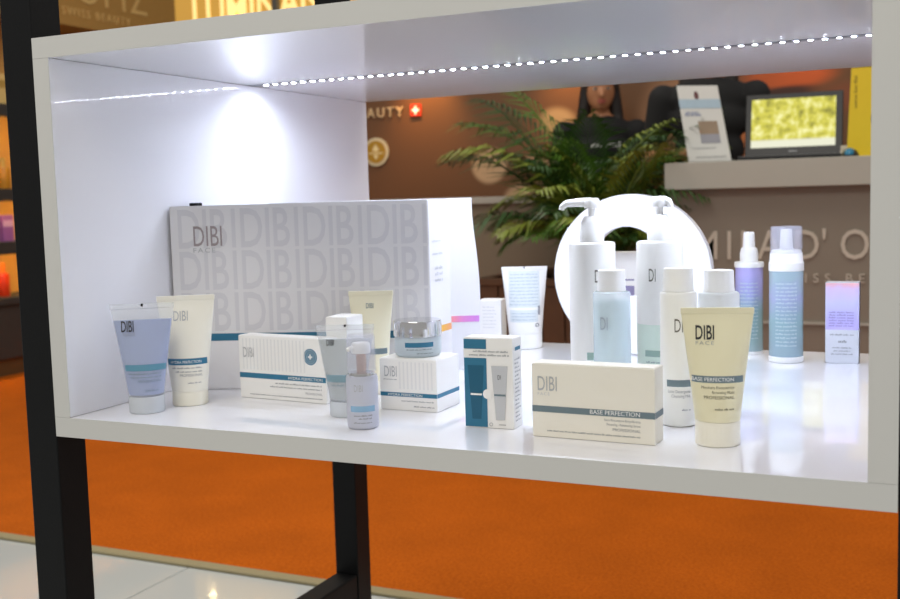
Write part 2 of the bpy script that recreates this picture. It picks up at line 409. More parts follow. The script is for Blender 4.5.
# jar on it
jz = ZF + h + .0009
jar = thing('cream_jar', 'frosted glass cream jar with a shiny silver lid on white carton', 'jar', (.486, .2325, jz))
latheo('glass_body', [(.0, 0), (.030, 0), (.0333, .003), (.0345, .008), (.0345, .026), (.033, .0295), (.0, .0295)], mat('frosted_jar_glass', 'd7e2e8', .3, trans=.35, var=0, ior=1.3), jar)
latheo('lid', [(.0, .0298), (.0352, .0298), (.0355, .032), (.0355, .0505), (.0345, .0525), (.0, .0525)], CHROME, jar)
def cyl(r, ang=0):
    return lambda u, z: (r*math.sin(ang+u/r), -r*math.cos(ang+u/r), z)
fa = math.radians(30)
prn('label_band', jar, [rect(-.022, .0155, .022, .0225, 16)], cyl(.0348, fa), TEAL)
prn('fine_print', jar, [fine(-.020, .0115, .020, .0018, 3), fine(-.004, .006, .022, .0018, 4)], cyl(.0348, fa), SLATE)

# teal / white duo carton
w, d, h = .0695, .034, .1205
t = carton('duo_carton', 'teal and white upright carton showing two small printed tubes', (.6095, .1205), 2, w, d, h)
prn('teal_panel', t, [rect(.0008, .0015, w*.47, h*.78), rect(.0008, h*.88, w*.47, h-.0015)], front, TEAL)
prn('lettering', t, [fine(w*.2, h*.845, w*.93, .0026, 1), fine(w*.12, h*.805, w*.93, .0026, 2)], lambda x, z: (x, -.0007, z), GREY)
def tube2(cx, z0, hw, hh): return poly2([(cx-hw*.55, z0), (cx+hw*.55, z0), (cx+hw*.62, z0+hh*.2), (cx+hw, z0+hh), (cx-hw, z0+hh), (cx-hw*.62, z0+hh*.2)])
f2 = lambda x, z: (x, -.0007, z); f3 = lambda x, z: (x, -.0010, z)
prn('printed_tube', t, [tube2(w*.25, .012, .0115, .072)], f2, mat('deep_teal_ink', '1e5b76', .4, var=0))
prn('printed_tube', t, [tube2(w*.73, .012, .0115, .072)], f2, PALEGREY)
prn('tube_band', t, [rect(w*.25-.008, .044, w*.25+.008, .0465)], f3, WPRINT)
prn('tube_band', t, [rect(w*.73-.008, .044, w*.73+.008, .0465)], f3, SLATE)
prn('tube_mark', t, [text(w*.73-.003, .066, 'DI', .006, .6)], f3, INK)
prn('badge', t, [disc2(w*.48, .046, 0, .0065)], f3, CARD)
prn('corner_mark', t, [disc2(w*.54, .0055, .0018, .0024), fine(w*.7, .005, w*.85, .002, 2)], f2, GREY)
prn('side_stripe', t, [rect(.008, h*.86, d-.005, h*.90)], rside(w), TEAL)
prn('side_print', t, [fine(.006, h*(.08+.045*k), d-.006-(k % 3)*.003, .0028, 40+k) for k in range(16)], rside(w), GREY)

# front cream carton
w, d, h = .160, .036, .094
t = carton('serum_carton', 'cream carton with grey stripe lying long at the front edge, beside yellow tube', (.7148, .0962), -2, w, d, h, CARDC)
prn('stripe', t, [rect(.0003, .0325, w, .0405)], front, SLATE)
prn('side_stripe', t, [rect(0, .0325, d-.0005, .0405)], rside(w), SLATE)
prn('lettering', t, [text(w-.018, .0343, 'BASE PERFECTION', .0052, 1.05, 'RIGHT')], f2, WPRINT)
prn('brand_lettering', t, [text(.007, h-.034, 'DIBI', .0185, .58)], front, SILVERINK)
prn('brand_subline', t, [text(.0075, h-.040, 'FACE', .0035, 1.2, sp=1.3)], front, PALEGREY)
prn('fine_print', t, [text(w-.018, .0265, 'Siero Rinnovatore Riequilibrante', .0030, .8, 'RIGHT'), text(w-.018, .0212, 'Renewing - Rebalancing Serum', .0030, .8, 'RIGHT'), text(w-.018, .0145, 'PROFESSIONAL', .0036, 1, 'RIGHT'), fine(.02, .008, w-.018, .0022, 12)], front, GREY)

# holographic upright carton
w, d, h = .0555, .034, .141
t = carton('holographic_carton', 'upright lavender holographic carton standing alone at the right end', (1.0015, .7892), 2, w, d, h, mat('silver_card', 'd6d9e0', .3, metal=.1, var=.03))
prn('holographic_panel', t, [rect(.0006, h*.42, w-.0006, h-.0006)], front, ramp_mat('holo_card', 2, [(.05, 'c4b6f0'), (.08, 'c3baf4'), (.115, 'c9c8f6'), (.140, 'd8c4ee'), (.152, 'f0a9a0'), (.160, 'ee8f86')], .22, .05, noise=.02, nscale=30))
prn('dark_edge', t, [rect(0, .0005, d, h)], rside(w), mat('dark_card', '3d3a4a', .4, var=.02))
prn('text_panel', t, [fine(.006, h*(.46+.033*k), w-.008, .0034, 60+k) for k in range(6)], f2, mat('lilac_ink', '8f86b8', .4, var=0))
prn('fine_print', t, [fine(.008, h*.35, w-.008, .003, 3), fine(.022, h*.26, .036, .005, 5), fine(.012, h*.19, w-.012, .0025, 6), fine(.014, h*.15, w-.014, .0025, 7), fine(.01, h*.11, w-.01, .0025, 8)], f2, GREY)

# small carton behind the duo carton
w, h = .047, .0965
t = carton('small_carton', 'tiny white carton with yellow base line beside the gift box', (.329, .822), 8, w, .045, h)
prn('yellow_line', t, [rect(.0005, .018, w-.0005, .022)], front, mat('yellow_ink', 'd9cf3a', .5, var=0))
prn('fine_print', t, rows(w, h, 7, 70, .2, .8, .42, .85), front, PALEGREY)

# carton seen through the ring
w, h = .075, .19
t = carton('vial_carton', 'white carton with violet and black print seen through the ring', (.588, .872), 0, w, .04, h)
prn('violet_print', t, [rect(.03, .105, .052, .125), rect(.03, .135, .052, .138)], front, mat('violet_ink', '8a84a8', .5, var=0))
prn('black_print', t, [rect(.034, .06, .052, .098), rect(.034, .015, .052, .05)], front, INK)

# ---------------------------------------------------------------- ring display
RC = ZF + .1515
ring = thing('ring_display', 'large round white display disc with an arched hole, behind the pump bottles', 'display ring', (.652, .80, ZF+.0006))
bm = bmesh.new(); n = 72
def ringv(y, cx, cz, r): return [bm.verts.new((cx+r*math.cos(2*math.pi*k/n), y, cz+r*math.sin(2*math.pi*k/n))) for k in range(n)]
R0, R1 = .1515, .066
sets = []
for y, ro, ri in ((0, R0-.002, R1+.002), (.002, R0, R1), (.026, R0, R1), (.028, R0-.002, R1+.002)):
    sets.append((ringv(y, 0, .1515, ro), ringv(y, -.008, .176, ri)))
for a, c in zip(sets, sets[1:]):
    for k in range(n):
        k1 = (k+1) % n
        bm.faces.new((a[0][k], a[0][k1], c[0][k1], c[0][k])); bm.faces.new((a[1][k1], a[1][k], c[1][k], c[1][k1]))
for s_ in (sets[0], sets[-1]):
    for k in range(n): bm.faces.new((s_[0][k], s_[0][(k+1) % n], s_[1][(k+1) % n], s_[1][k]))
obj('disc', bm, mat('white_acrylic', 'f4f4f6', .2, coat=.3, var=.01), ring, smooth=35)
boxo('foot', (-.06, -.004, .0003), (.06, .032, .006), MATS['white_acrylic'], ring, bev=.0015)

# ---------------------------------------------------------------- cosmetic tubes
def ctube(name, label, loc, facing, r, wc, h, hc, body, capm, crimp=.007, group=None, gel=None, rc=None, p=1.35):
    t = thing(name, label, 'tube', (loc[0], loc[1], ZF), math.radians(facing), group)
    rc = rc or r*1.0
    n = 48; ns = 22; zt = h - crimp
    def ab(z):
        s_ = max(0, min(1, (z-hc)/(zt-hc)))
        return r + (wc-r)*s_**1.05, max(.0009, r*(1 - s_**p))
    def shell(bm, off=0, z1=zt, z0=hc+.0004, closed=True):
        rings = []
        for i in range(ns+1):
            z = z0 + (z1-z0)*i/ns; a, b_ = ab(z); a -= off; b_ = max(.0004, b_-off)
            rings.append([bm.verts.new((a*math.cos(2*math.pi*k/n), b_*math.sin(2*math.pi*k/n), z)) for k in range(n)])
        for q, w_ in zip(rings, rings[1:]):
            for k in range(n): bm.faces.new((q[k], q[(k+1) % n], w_[(k+1) % n], w_[k]))
        bm.faces.new(rings[0][::-1]); bm.faces.new(rings[-1])
    bm = bmesh.new(); shell(bm); obj('body', bm, body, t, smooth=50)
    if gel:
        bm = bmesh.new(); shell(bm, .0012, z1=hc+(zt-hc)*.87, z0=hc+.003); obj('gel', bm, gel, t, smooth=50)
    boxo('crimp_seal', (-wc-.0005, -.0012, zt-.0005), (wc+.0005, .0012, h), body, t, bev=.0004)
    latheo('cap', [(0, .0003), (rc*.965, .0003), (rc, .0015), (rc, hc-.0012), (rc*.985, hc), (0, hc)], capm, t)
    def mp(off=.0004):
        def f(u, z):
            a, b_ = ab(z); q = max(-.995, min(.995, u/a)); return (u, -(b_+off)*math.sqrt(1-q*q) - off*.4, z)
        return f
    return t, mp, ab
def band(mp, t, z0, z1, ab, m, name='stripe', x0=-.93, x1=.9):
    a = ab((z0+z1)/2)[0]
    return prn(name, t, [grid2(a*x0, z0, a*x1, z1, 26, 2)], mp(.0003), m)

FACEINK = mat('faint_grey_ink', 'a7a9a2', .5, var=0)
# yellow tube, front right
t, mp, ab = ctube('cream_tube', 'pale yellow tube with dark brand letters, standing frontmost at right', (.942, .1285), 13, .0268, .0425, .166, .030, YELLOWC, mat('ivory_cap', 'eeeada', .35, var=.01))
band(mp, t, .0775, .0855, ab, SLATE)
prn('lettering', t, [text(.019, .0795, 'BASE PERFECTION', .0042, 1.0, 'RIGHT')], mp(.0009), WPRINT)
prn('brand_lettering', t, [text(-.0265, .1285, 'DIBI', .0165, .54, bold=.012)], mp(.0005), INK)
prn('brand_subline', t, [text(-.0262, .1222, 'FACE', .0042, 1.3, sp=1.3)], mp(.0005), FACEINK)
prn('fine_print', t, [text(.019, .0705, 'Maschera Rinnovatrice', .0034, .85, 'RIGHT'), text(.019, .0648, 'Renewing Mask', .0034, .85, 'RIGHT'), text(.019, .0585, 'PROFESSIONAL', .0038, .95, 'RIGHT'), fine(-.004, .0455, .019, .0026, 5)], mp(.0005), mat('olive_ink', '6f6a55', .5, var=0))
# leftmost clear gel tube
GEL = mat('lavender_gel', 'a5b6e2', .25, trans=.35, var=.05, scale=25, ior=1.3)
CLT = mat('clear_tube', 'e6ebf2', .15, var=0, alpha=.28)
t, mp, ab = ctube('gel_tube', 'transparent tube of bluish gel, leftmost item on the case floor', (.1075, .0765), 36, .0262, .0455, .162, .025, CLT, mat('clear_cap', 'e9eef3', .25, trans=.45, var=0, ior=1.2), gel=GEL)
band(mp, t, .0640, .0730, ab, mat('sheer_teal', '5f93ab', .4, var=0), x0=-.85, x1=.95)
prn('brand_lettering', t, [text(-.0315, .1215, 'DIBI', .0160, .46, bold=.008)], mp(.0005), INK)
prn('brand_subline', t, [text(-.029, .1155, 'FACE', .0038, 1.2, sp=1.3)], mp(.0005), GREY)
prn('fine_print', t, [fine(-.023, .0585, .024, .0026, 3), fine(-.02, .0535, .024, .0026, 4), text(.024, .047, 'PROFESSIONAL', .0036, .95, 'RIGHT'), fine(.0, .034, .02, .0024, 5)], mp(.0005), SLATE)
boxo('notch', (-.0015, -.0016, .158), (.0015, .0016, .1621), BLACK, t)
# ivory tube behind it
t, mp, ab = ctube('cream_tube', 'ivory white tube with teal stripe right behind the gel tube', (.1325, .1465), 33, .0272, .043, .168, .022, mat('warm_ivory_plastic', 'eeebde', .34, var=.015, sss=.1), mat('ivory_cap', 'eeeada'))
band(mp, t, .0632, .0728, ab, TEAL)
prn('lettering', t, [text(.021, .0658, 'HYDRA PERFECTION', .0040, .85, 'RIGHT')], mp(.0009), WPRINT)
prn('brand_lettering', t, [text(-.020, .130, 'DIBI', .015, .6)], mp(.0005), SILVERINK)
prn('fine_print', t, [fine(-.023, .0575, .022, .0026, 3), fine(-.018, .052, .022, .0026, 4), text(.022, .046, 'PROFESSIONAL', .0036, .95, 'RIGHT'), fine(.0, .035, .02, .0024, 5)], mp(.0005), GREY)
# grey clear tube in the middle
t, mp, ab = ctube('gel_tube', 'clear tube of grey gel standing between badge carton and dropper bottle', (.4145, .1445), 26, .0255, .041, .130, .022, CLT, MATS['clear_cap'], gel=mat('grey_gel', 'c3cacb', .25, trans=.3, var=.02, ior=1.3))
band(mp, t, .0505, .0605, ab, mat('sheer_slate', '7f9ca8', .4, var=0))
prn('brand_lettering', t, [text(-.027, .1015, 'DIBI', .0085, .5, bold=.01)], mp(.0005), INK)
prn('fine_print', t, [fine(-.020, .045, .022, .0026, 3), fine(-.0, .039, .022, .0026, 4)], mp(.0005), SLATE)
boxo('notch', (-.0015, -.0016, .127), (.0015, .0016, .1301), BLACK, t)
# ivory tube by the gift box
t, mp, ab = ctube('cream_tube', 'ivory yellow tube standing close against the gift box front', (.3665, .309), 22, .023, .0350, .163, .022, IVORY, MATS['ivory_cap'])
band(mp, t, .064, .073, ab, SLATE)
prn('brand_lettering', t, [text(-.008, .136, 'DIBI', .008, .6)], mp(.0005), SLATE)
# white tube at the back
t, mp, ab = ctube('cream_tube', 'white tube with grey-blue text block at the rear edge beside plant', (.4205, .848), 20, .0335, .0455, .164, .03, PLAST, PLAST)
prn('text_panel', t, [grid2(-.032, .083, .030, .155, 20, 6), grid2(-.030, .054, .026, .078, 20, 3)], mp(.0004), mat('pale_blue_print', 'd9e1e3', .45, var=.08, scale=300))
prn('fine_print', t, [fine(-.030+.002*(k % 2), .088+.0066*k, .028, .0026, 80+k) for k in range(10)] + [fine(-.026, .058+.0062*k, .022, .0026, 90+k) for k in range(3)], mp(.0009), mat('blue_grey_ink', 'a3b5bd', .5, var=0))
prn('barcode', t, [rect(.026, .068, .030, .086), disc2(.024, .048, .002, .004)], mp(.0012), GREY)
boxo('notch', (-.0012, -.0016, .1605), (.0012, .0016, .1641), BLACK, t)

# ---------------------------------------------------------------- bottles
def rounded(r, z0, z1, rb=.003, rtp=.005):
    return [(0, z0), (r-rb, z0), (r-rb*.3, z0+rb*.3), (r, z0+rb), (r, z1-rtp), (r-rtp*.3, z1-rtp*.3), (r-rtp, z1), (0, z1)]
def pump(name, label, loc, face, nozz, r, hb, ht, spout, group):
    t = thing(name, label, 'bottle', (loc[0], loc[1], ZF), 0, group)
    latheo('body', rounded(r, .0003, hb, .004, .004), mat('milky_plastic', 'ecebe6', .35, var=.01, sss=.2), t, n=48)
    latheo('collar', [(0, hb), (.0195, hb), (.0195, hb+.014), (.0185, hb+.016), (.0175, hb+.03), (.0135, hb+.038), (.011, hb+.041), (0, hb+.041)], PLAST, t)
    latheo('stem', [(0, hb+.041), (.0055, hb+.041), (.0055, ht-.014), (0, ht-.014)], PLAST, t, n=20)
    bm = bmesh.new(); a = math.radians(nozz); dx, dy = math.cos(a), math.sin(a)
    lathe(bm, [(0, ht-.016), (.011, ht-.016), (.0125, ht-.012), (.0125, ht-.003), (.010, ht), (0, ht)], 24)
    path = [(0, 0, ht-.007), (dx*spout*.5, dy*spout*.5, ht-.0065), (dx*spout*.85, dy*spout*.85, ht-.008), (dx*spout, dy*spout, ht-.013), (dx*spout*1.03, dy*spout*1.03, ht-.018)]
    sweep(bm, path, [.0078, .0065, .0055, .005, .0045], 12)
    obj('pump_head', bm, PLAST, t, smooth=40)
    return t
GP = 'white pump bottles before the ring'
t = pump('pump_bottle', 'tall white pump bottle, nozzle pointing left, behind the pale blue bottle', (.6805, .4704), 17, 198, .0365, .2298, .2994, .046, GP)
prn('brand_lettering', t, [text(.001, .168, 'DI', .020, .45)], cyl(.0369, math.radians(20)), mat('olive_grey_ink', '6b675c', .5, var=0))
prn('stripe', t, [rect(-.012, .046, .022, .058, 12)], cyl(.0369, math.radians(20)), SAGE)
t = pump('pump_bottle', 'tall white pump bottle with greenish lower half, nozzle pointing right', (.7815, .502), 14, -10, .0365, .2298, .2994, .018, GP)
latheo('tinted_lower_part', [(.0367, .006), (.0367, .10)], mat('pale_green_plastic', 'd3e2d4', .35, var=.02), t, n=48, cap=False)
prn('brand_lettering', t, [text(-.019, .168, 'DI', .020, .45)], cyl(.0369, math.radians(14)), mat('olive_grey_ink', '6b675c'))
prn('stripe', t, [rect(-.026, .050, .02, .060, 16)], cyl(.0371, math.radians(14)), SAGE)
prn('fine_print', t, [fine(-.024, .040, .018, .003, 4), fine(-.024, .033, .010, .003, 5)], cyl(.0371, math.radians(14)), SLATE)

def bottle(name, label, loc, r, hb, ht, rcap, bodym, capm=PLAST, liquid=None, liq=.0, group=None):
    t = thing(name, label, 'bottle', (loc[0], loc[1], ZF), 0, group)
    latheo('body', rounded(r, .0003, hb, .003, .004), bodym, t, n=48)
    if liquid: latheo('liquid', rounded(r-.0016, .003, liq, .003, .0005), liquid, t, n=48)
    latheo('cap', [(0, hb+.0003), (rcap*1.02, hb+.0003), (rcap*1.02, hb+.004), (rcap, hb+.006), (rcap*.965, ht-.0015), (rcap*.93, ht), (0, ht)], capm, t, n=40)
    return t
FB = mat('frosted_bottle', 'e9f3f6', .25, var=0, alpha=.45)
t = bottle('toner_bottle', 'pale blue see-through bottle with white cap between the pump bottles', (.7446, .3574), .0275, .1628, .1938, .0205, FB, liquid=mat('blue_toner', 'cfeaf0', .25, trans=.15, var=0, ior=1.3), liq=.148)
prn('brand_lettering', t, [text(-.016, .108, 'DI', .019, .5)], cyl(.0279, math.radians(10)), GREY)
MB_ = mat('milky_bottle', 'e9e9e4', .35, var=.01, sss=.2)
t = bottle('lotion_bottle', 'white capped bottle with slate stripe directly left of the yellow tube', (.8735, .2235), .0238, .1766, .2067, .0195, MB_)
ang = math.radians(13)
prn('stripe', t, [rect(-.0165, .0535, .0245, .0625, 16)], cyl(.0241, ang), SLATE)
prn('brand_lettering', t, [text(-.006, .125, 'DIBI', .0175, .5)], cyl(.0241, ang), mat('olive_grey_ink', '6b675c'))
prn('fine_print', t, [text(-.015, .0455, 'Latte Detergente', .0038, .8), text(-.010, .0395, 'Cleansing Milk', .0038, .8), fine(.004, .022, .016, .0028, 7)], cyl(.0241, ang), GREY)
t = bottle('lotion_bottle', 'white capped bottle mostly hidden behind the yellow tube', (.905, .335), .0278, .166, .196, .0208, mat('sheer_white_bottle', 'eef1f0', .3, trans=.25, var=0, ior=1.2))
prn('brand_lettering', t, [text(-.006, .115, 'DIBI', .0175, .5)], cyl(.0282, ang), GREY)

# foam dispenser with clear overcap
HOLO = ramp_mat('holo_bottle', 2, [(.0, '97a9b3'), (.06, '93acb4'), (.10, '90aeb2'), (.14, 'a2abca'), (.175, '9cb3bc')], .25, .12, noise=.05, nscale=45)
t = thing('foam_dispenser', 'holographic blue-green foam bottle under a clear dome cap', 'bottle', (.935, .795, ZF))
latheo('base_ring', [(0, .0003), (.0285, .0003), (.030, .002), (.030, .009), (.0285, .0105), (0, .0105)], PLAST, t)
latheo('body', [(0, .0107), (.0290, .0107), (.0290, .160), (.0285, .1615), (0, .1615)], HOLO, t, n=48)
latheo('collar', [(0, .1617), (.0300, .1617), (.0300, .176), (.0285, .178), (.0275, .192), (.024, .1985), (.0115, .2), (0, .2)], PLAST, t)
latheo('pump_head', [(0, .2003), (.0115, .2003), (.0105, .215), (.0098, .2325), (.0085, .2345), (0, .2345)], PLAST, t, n=28)
latheo('clear_overcap', [(.0278, .1925), (.0275, .215), (.0268, .238), (.0255, .2402), (0, .2405), (0, .2397), (.025, .2394), (.026, .2375), (.0267, .215), (.027, .1925)], GLASS, t, cap=False, n=48)
prn('text_panel', t, [fine(-.019, .03+.0068*k, .02, .0032, 100+k) for k in range(17)], cyl(.0293, math.radians(8)), mat('pale_teal_ink', 'b4c4cb', .4, var=0))
# spray bottle
t = thing('spray_bottle', 'lavender holographic spray bottle with white nozzle, left of foam bottle', 'bottle', (.858, .874, ZF))
latheo('base_ring', [(0, .0003), (.0255, .0003), (.0255, .006), (0, .006)], PLAST, t)
latheo('body', [(0, .0062), (.0252, .0062), (.0252, .162), (0, .162)], ramp_mat('holo_spray', 2, [(.0, 'a9b3ba'), (.05, '93aead'), (.10, '90b2b2'), (.135, 'a9aedd'), (.175, 'b4aee4')], .25, .12, noise=.04, nscale=45), t, n=48)
latheo('shoulder_ring', [(0, .1622), (.0268, .1622), (.0268, .170), (.0255, .172), (0, .172)], PLAST, t)
latheo('neck', [(0, .1722), (.0165, .1722), (.0165, .188), (.0145, .1965), (.0118, .199), (0, .199)], PLAST, t)
latheo('nozzle', [(0, .1992), (.0112, .1992), (.0105, .213), (.0098, .2255), (.0085, .2275), (0, .2275)], PLAST, t, n=28)
prn('text_panel', t, [fine(-.017, .03+.0068*k, .018, .0032, 130+k) for k in range(16)], cyl(.0255, math.radians(9)), MATS['pale_teal_ink'])

# serum bottle with clear cap
t = thing('serum_bottle', 'small frosted serum bottle with clear cap and copper-ringed pump', 'bottle', (.4775, .0775, ZF))
latheo('body', [(0, .0003), (.019, .0003), (.0212, .0025), (.0215, .006), (.0215, .068), (.0205, .0715), (0, .0715)], mat('frosted_lilac_glass', 'dfe2ef', .3, trans=.35, var=0, ior=1.25), t, n=48)
latheo('base', [(0, .004), (.018, .004), (.018, .064), (0, .064)], mat('serum_fluid', 'e8e9f2', .4, var=0), t)
latheo('collar_ring', [(0, .0717), (.0175, .0717), (.0175, .076), (0, .076)], CHROME, t)
latheo('copper_sleeve', [(0, .0762), (.0068, .0762), (.0068, .1015), (0, .1015)], COPPER, t, n=28)
latheo('pump_head', [(0, .1017), (.0125, .1017), (.0130, .104), (.0128, .113), (.011, .1155), (0, .1155)], PLAST, t, n=32)
bm = bmesh.new(); sweep(bm, [(0, 0, .109), (-.009, -.013, .1085), (-.0115, -.0165, .107)], [.0042, .0036, .0032], 10); obj('spout', bm, PLAST, t, smooth=50)
latheo('clear_cap', [(.0198, .0765), (.0195, .122), (.0185, .1268), (0, .1272), (0, .1260), (.0172, .1256), (.018, .1215), (.0183, .0765)], GLASS, t, cap=False, n=48)
sa = math.radians(30)
prn('stripe', t, [rect(-.018, .0245, .018, .0325, 16)], cyl(.0217, sa), mat('sky_ink', '8fb6d4', .45, var=.03))
prn('fine_print', t, [fine(-.013, .0185, .014, .002, 2), fine(-.006, .0145, .013, .002, 3), fine(-.013, .009, .013, .0018, 4)], cyl(.0217, sa), GREY)
prn('brand_lettering', t, [text(-.012, .052, 'DIBI', .009, .55)], cyl(.0217, sa), PALEGREY)

# ---------------------------------------------------------------- reception counter
TAUPE = mat('taupe_panel', '857c70', .5, var=.03, scale=8, bump=.1, bscale=400)
SLABM = mat('grey_slab', 'aaa79e', .5, var=.03, scale=8)
cn = thing('reception_counter', 'grey-taupe reception counter with thick top slab and pale lettering', 'counter', (.19, 3.0, 0))
boxo('top_slab', (0, 0, 1.086), (2.3, .62, 1.190), SLABM, cn, bev=.002)
boxo('front_panel', (.012, .055, .10), (2.28, .58, 1.0858), TAUPE, cn, bev=.002)
boxo('plinth', (.03, .075, .0085), (2.26, .56, .0998), mat('dark_plinth', '4a443d', .6), cn)
boxo('base_rail', (.006, .045, .565), (2.286, .0548, .575), SLABM, cn)
LET = mat('pale_letter', 'c2baad', .5, var=.02)
def letters(name, parent, body, loc, rot, h, xs, sp, m, ext, bold=0.0):
    cu = bpy.data.curves.new(name, 'FONT'); cu.body = body; cu.size = h/.69; cu.resolution_u = 3; cu.extrude = ext; cu.space_character = sp; cu.offset = bold*h
    ob = bpy.data.objects.new('t', cu)
    me = bpy.data.meshes.new_from_object(ob); bpy.data.objects.remove(ob)
    for v in me.vertices: v.co.x *= xs
    me.materials.clear()
    return link(name, me, m, parent, loc, rot)
RX = math.pi/2
for body, x in (('M', .098), ('I', .222), ('L', .275), ('A', .345), ("D'", .474), ('O', .640), ('R', .77)):
    letters('letter', cn, body, (x, .0515, B+.068), (RX, 0, 0), .110, .84, 1.0, LET, .003, .004)
letters('lettering', cn, 'SWISS BEAUTY', (.405, .0515, B-.020), (RX, 0, 0), .033, 1.05, 1.72, LET, .003)

# laptop
lp = thing('laptop', 'black laptop open on the counter showing a yellow-green picture', 'laptop', (.47+.17, 3.14, 1.1905), math.radians(2))
DKP = mat('black_plastic', '1a1a1c', .35, var=.05)
boxo('base', (-.19, -.03, 0), (.19, .20, .016), DKP, lp, bev=.003)
boxo('palm_rest', (-.185, -.026, .0161), (.185, .195, .0175), mat('grey_plastic', '77787a', .4), lp)
lid = boxo('lid', (-.185, 0, 0), (.185, .012, .258), DKP, lp, bev=.003, loc=(0, .135, .018), rot=(math.radians(-14), 0, 0))
m = bpy.data.materials.new('meadow_screen'); m.use_nodes = True; nt = m.node_tree; b = nt.nodes['Principled BSDF']
tc = nt.nodes.new('ShaderNodeTexCoord'); nz = nt.nodes.new('ShaderNodeTexNoise'); nz.inputs['Scale'].default_value = 26; nz.inputs['Detail'].default_value = 6; nt.links.new(tc.outputs['Object'], nz.inputs['Vector'])
cr = nt.nodes.new('ShaderNodeValToRGB'); e_ = cr.color_ramp.elements; e_[0].position = .32; e_[0].color = lin('7d7a1c'); e_[1].position = .66; e_[1].color = lin('e9e6a0'); k = e_.new(.5); k.color = lin('c9c23f'); nt.links.new(nz.outputs['Fac'], cr.inputs[0])
sp = nt.nodes.new('ShaderNodeSeparateXYZ'); nt.links.new(tc.outputs['Object'], sp.inputs[0])
mr = nt.nodes.new('ShaderNodeMapRange'); mr.inputs[1].default_value = .062; mr.inputs[2].default_value = .072; nt.links.new(sp.outputs[2], mr.inputs[0])
q = nt.nodes.new('ShaderNodeMix'); q.data_type = 'RGBA'; q.inputs[6].default_value = lin('dcdcc4'); nt.links.new(mr.outputs[0], q.inputs[0]); nt.links.new(cr.outputs[0], q.inputs[7])
b.inputs['Base Color'].default_value = (.01, .01, .01, 1); nt.links.new(q.outputs[2], b.inputs['Emission Color']); b.inputs['Emission Strength'].default_value = 1.0
scr = raw('screen', [(-.162, -.0006, .036), (.158, -.0006, .036), (.158, -.0006, .236), (-.162, -.0006, .236)], [(0, 1, 2, 3)], m, lid)
raw('maker_mark', [(-.016, -.0006, .016), (.016, -.0006, .016), (.016, -.0006, .021), (-.016, -.0006, .021)], [(0, 1, 2, 3)], GREY, lid)

# leaflet stand
ls = thing('leaflet_stand', 'tilted white leaflet in a stand on the counter left of laptop', 'sign', (.265, 3.10, 1.1905))
lean = math.radians(0)
c4 = [(.0, .02), (.165, .02), (.105, .315), (-.055, .325)]
th = .006
bm = bmesh.new(); va = [bm.verts.new((x, -.01+z*.12, z-.018)) for x, z in c4]; vb = [bm.verts.new((x, -.01+z*.12+th, z-.018)) for x, z in c4]
bm.faces.new(va); bm.faces.new(vb[::-1])
for k in range(4): bm.faces.new((va[k], va[(k+1) % 4], vb[(k+1) % 4], vb[k]))
obj('panel', bm, mat('leaflet_paper', 'c9c9c6', .4, var=.02), ls)
boxo('foot', (-.005, -.012, .0), (.17, .07, .006), CLEAR, ls)
def lm(u, v, off=.0012):   # u,v in 0..1 over the leaflet
    ax = Vector((c4[0][0]+(c4[3][0]-c4[0][0])*v, 0, c4[0][1]+(c4[3][1]-c4[0][1])*v)); bx = Vector((c4[1][0]+(c4[2][0]-c4[1][0])*v, 0, c4[1][1]+(c4[2][1]-c4[1][1])*v))
    p_ = ax.lerp(bx, u); return (p_.x, -.01+p_.z*.12-off, p_.z-.018)
prn('blue_band', ls, [grid2(.0, .70, 1, .82, 4, 1)], lm, mat('pale_blue_ink', '9fb4c4', .5, var=.1))
prn('round_emblem', ls, [disc2(.45, .87, 0, .055)], lambda u, v: lm(u, .87+(v-.87)*1.0), mat('maroon_ink', '5a2f33', .5, var=0))
prn('lettering', ls, [fine(.1, .60, .5, .045, 4), fine(.12, .635, .45, .03, 5)], lm, mat('navy_ink', '6f7ba0', .5, var=0))
prn('picture', ls, [rect(.38, .36, .84, .53)], lm, mat('brown_ink', '8d7a66', .5, var=.1))
prn('picture', ls, [rect(.38, .24, .84, .36)], lm, mat('lilac_grey_ink', '8f8f98', .5, var=.1))
prn('fine_print', ls, [fine(.15, .17, .7, .02, 8), fine(.2, .05, .9, .03, 9)], lm, GREY)

# yellow leaflet box
yl = thing('yellow_box', 'bright yellow upright carton at the right end of the counter', 'box', (.845, 3.16, 1.1905))
bm = bmesh.new()
va = [bm.verts.new((x, 0, z)) for x, z in ((0, 0), (.2, 0), (.215, .33), (.015, .33))]; vb = [bm.verts.new((v.co.x, .05, v.co.z)) for v in va]
bm.faces.new(va); bm.faces.new(vb[::-1])
for k in range(4): bm.faces.new((va[k], va[(k+1) % 4], vb[(k+1) % 4], vb[k]))
obj('body', bm, mat('yellow_card', 'd9bc1e', .45, var=.03), yl)
prn('lettering', yl, [fine(-.30, -.032, -.18, .013, 4)], lambda u, v: (-v+.004, -.0006, -u), mat('ochre_ink', '8a7410', .5, var=0))
prn('brown_circle', yl, [disc2(.12, .14, 0, .035)], lambda u, v: (u, -.0006, v), mat('umber_ink', '6b4a1a', .5, var=0))
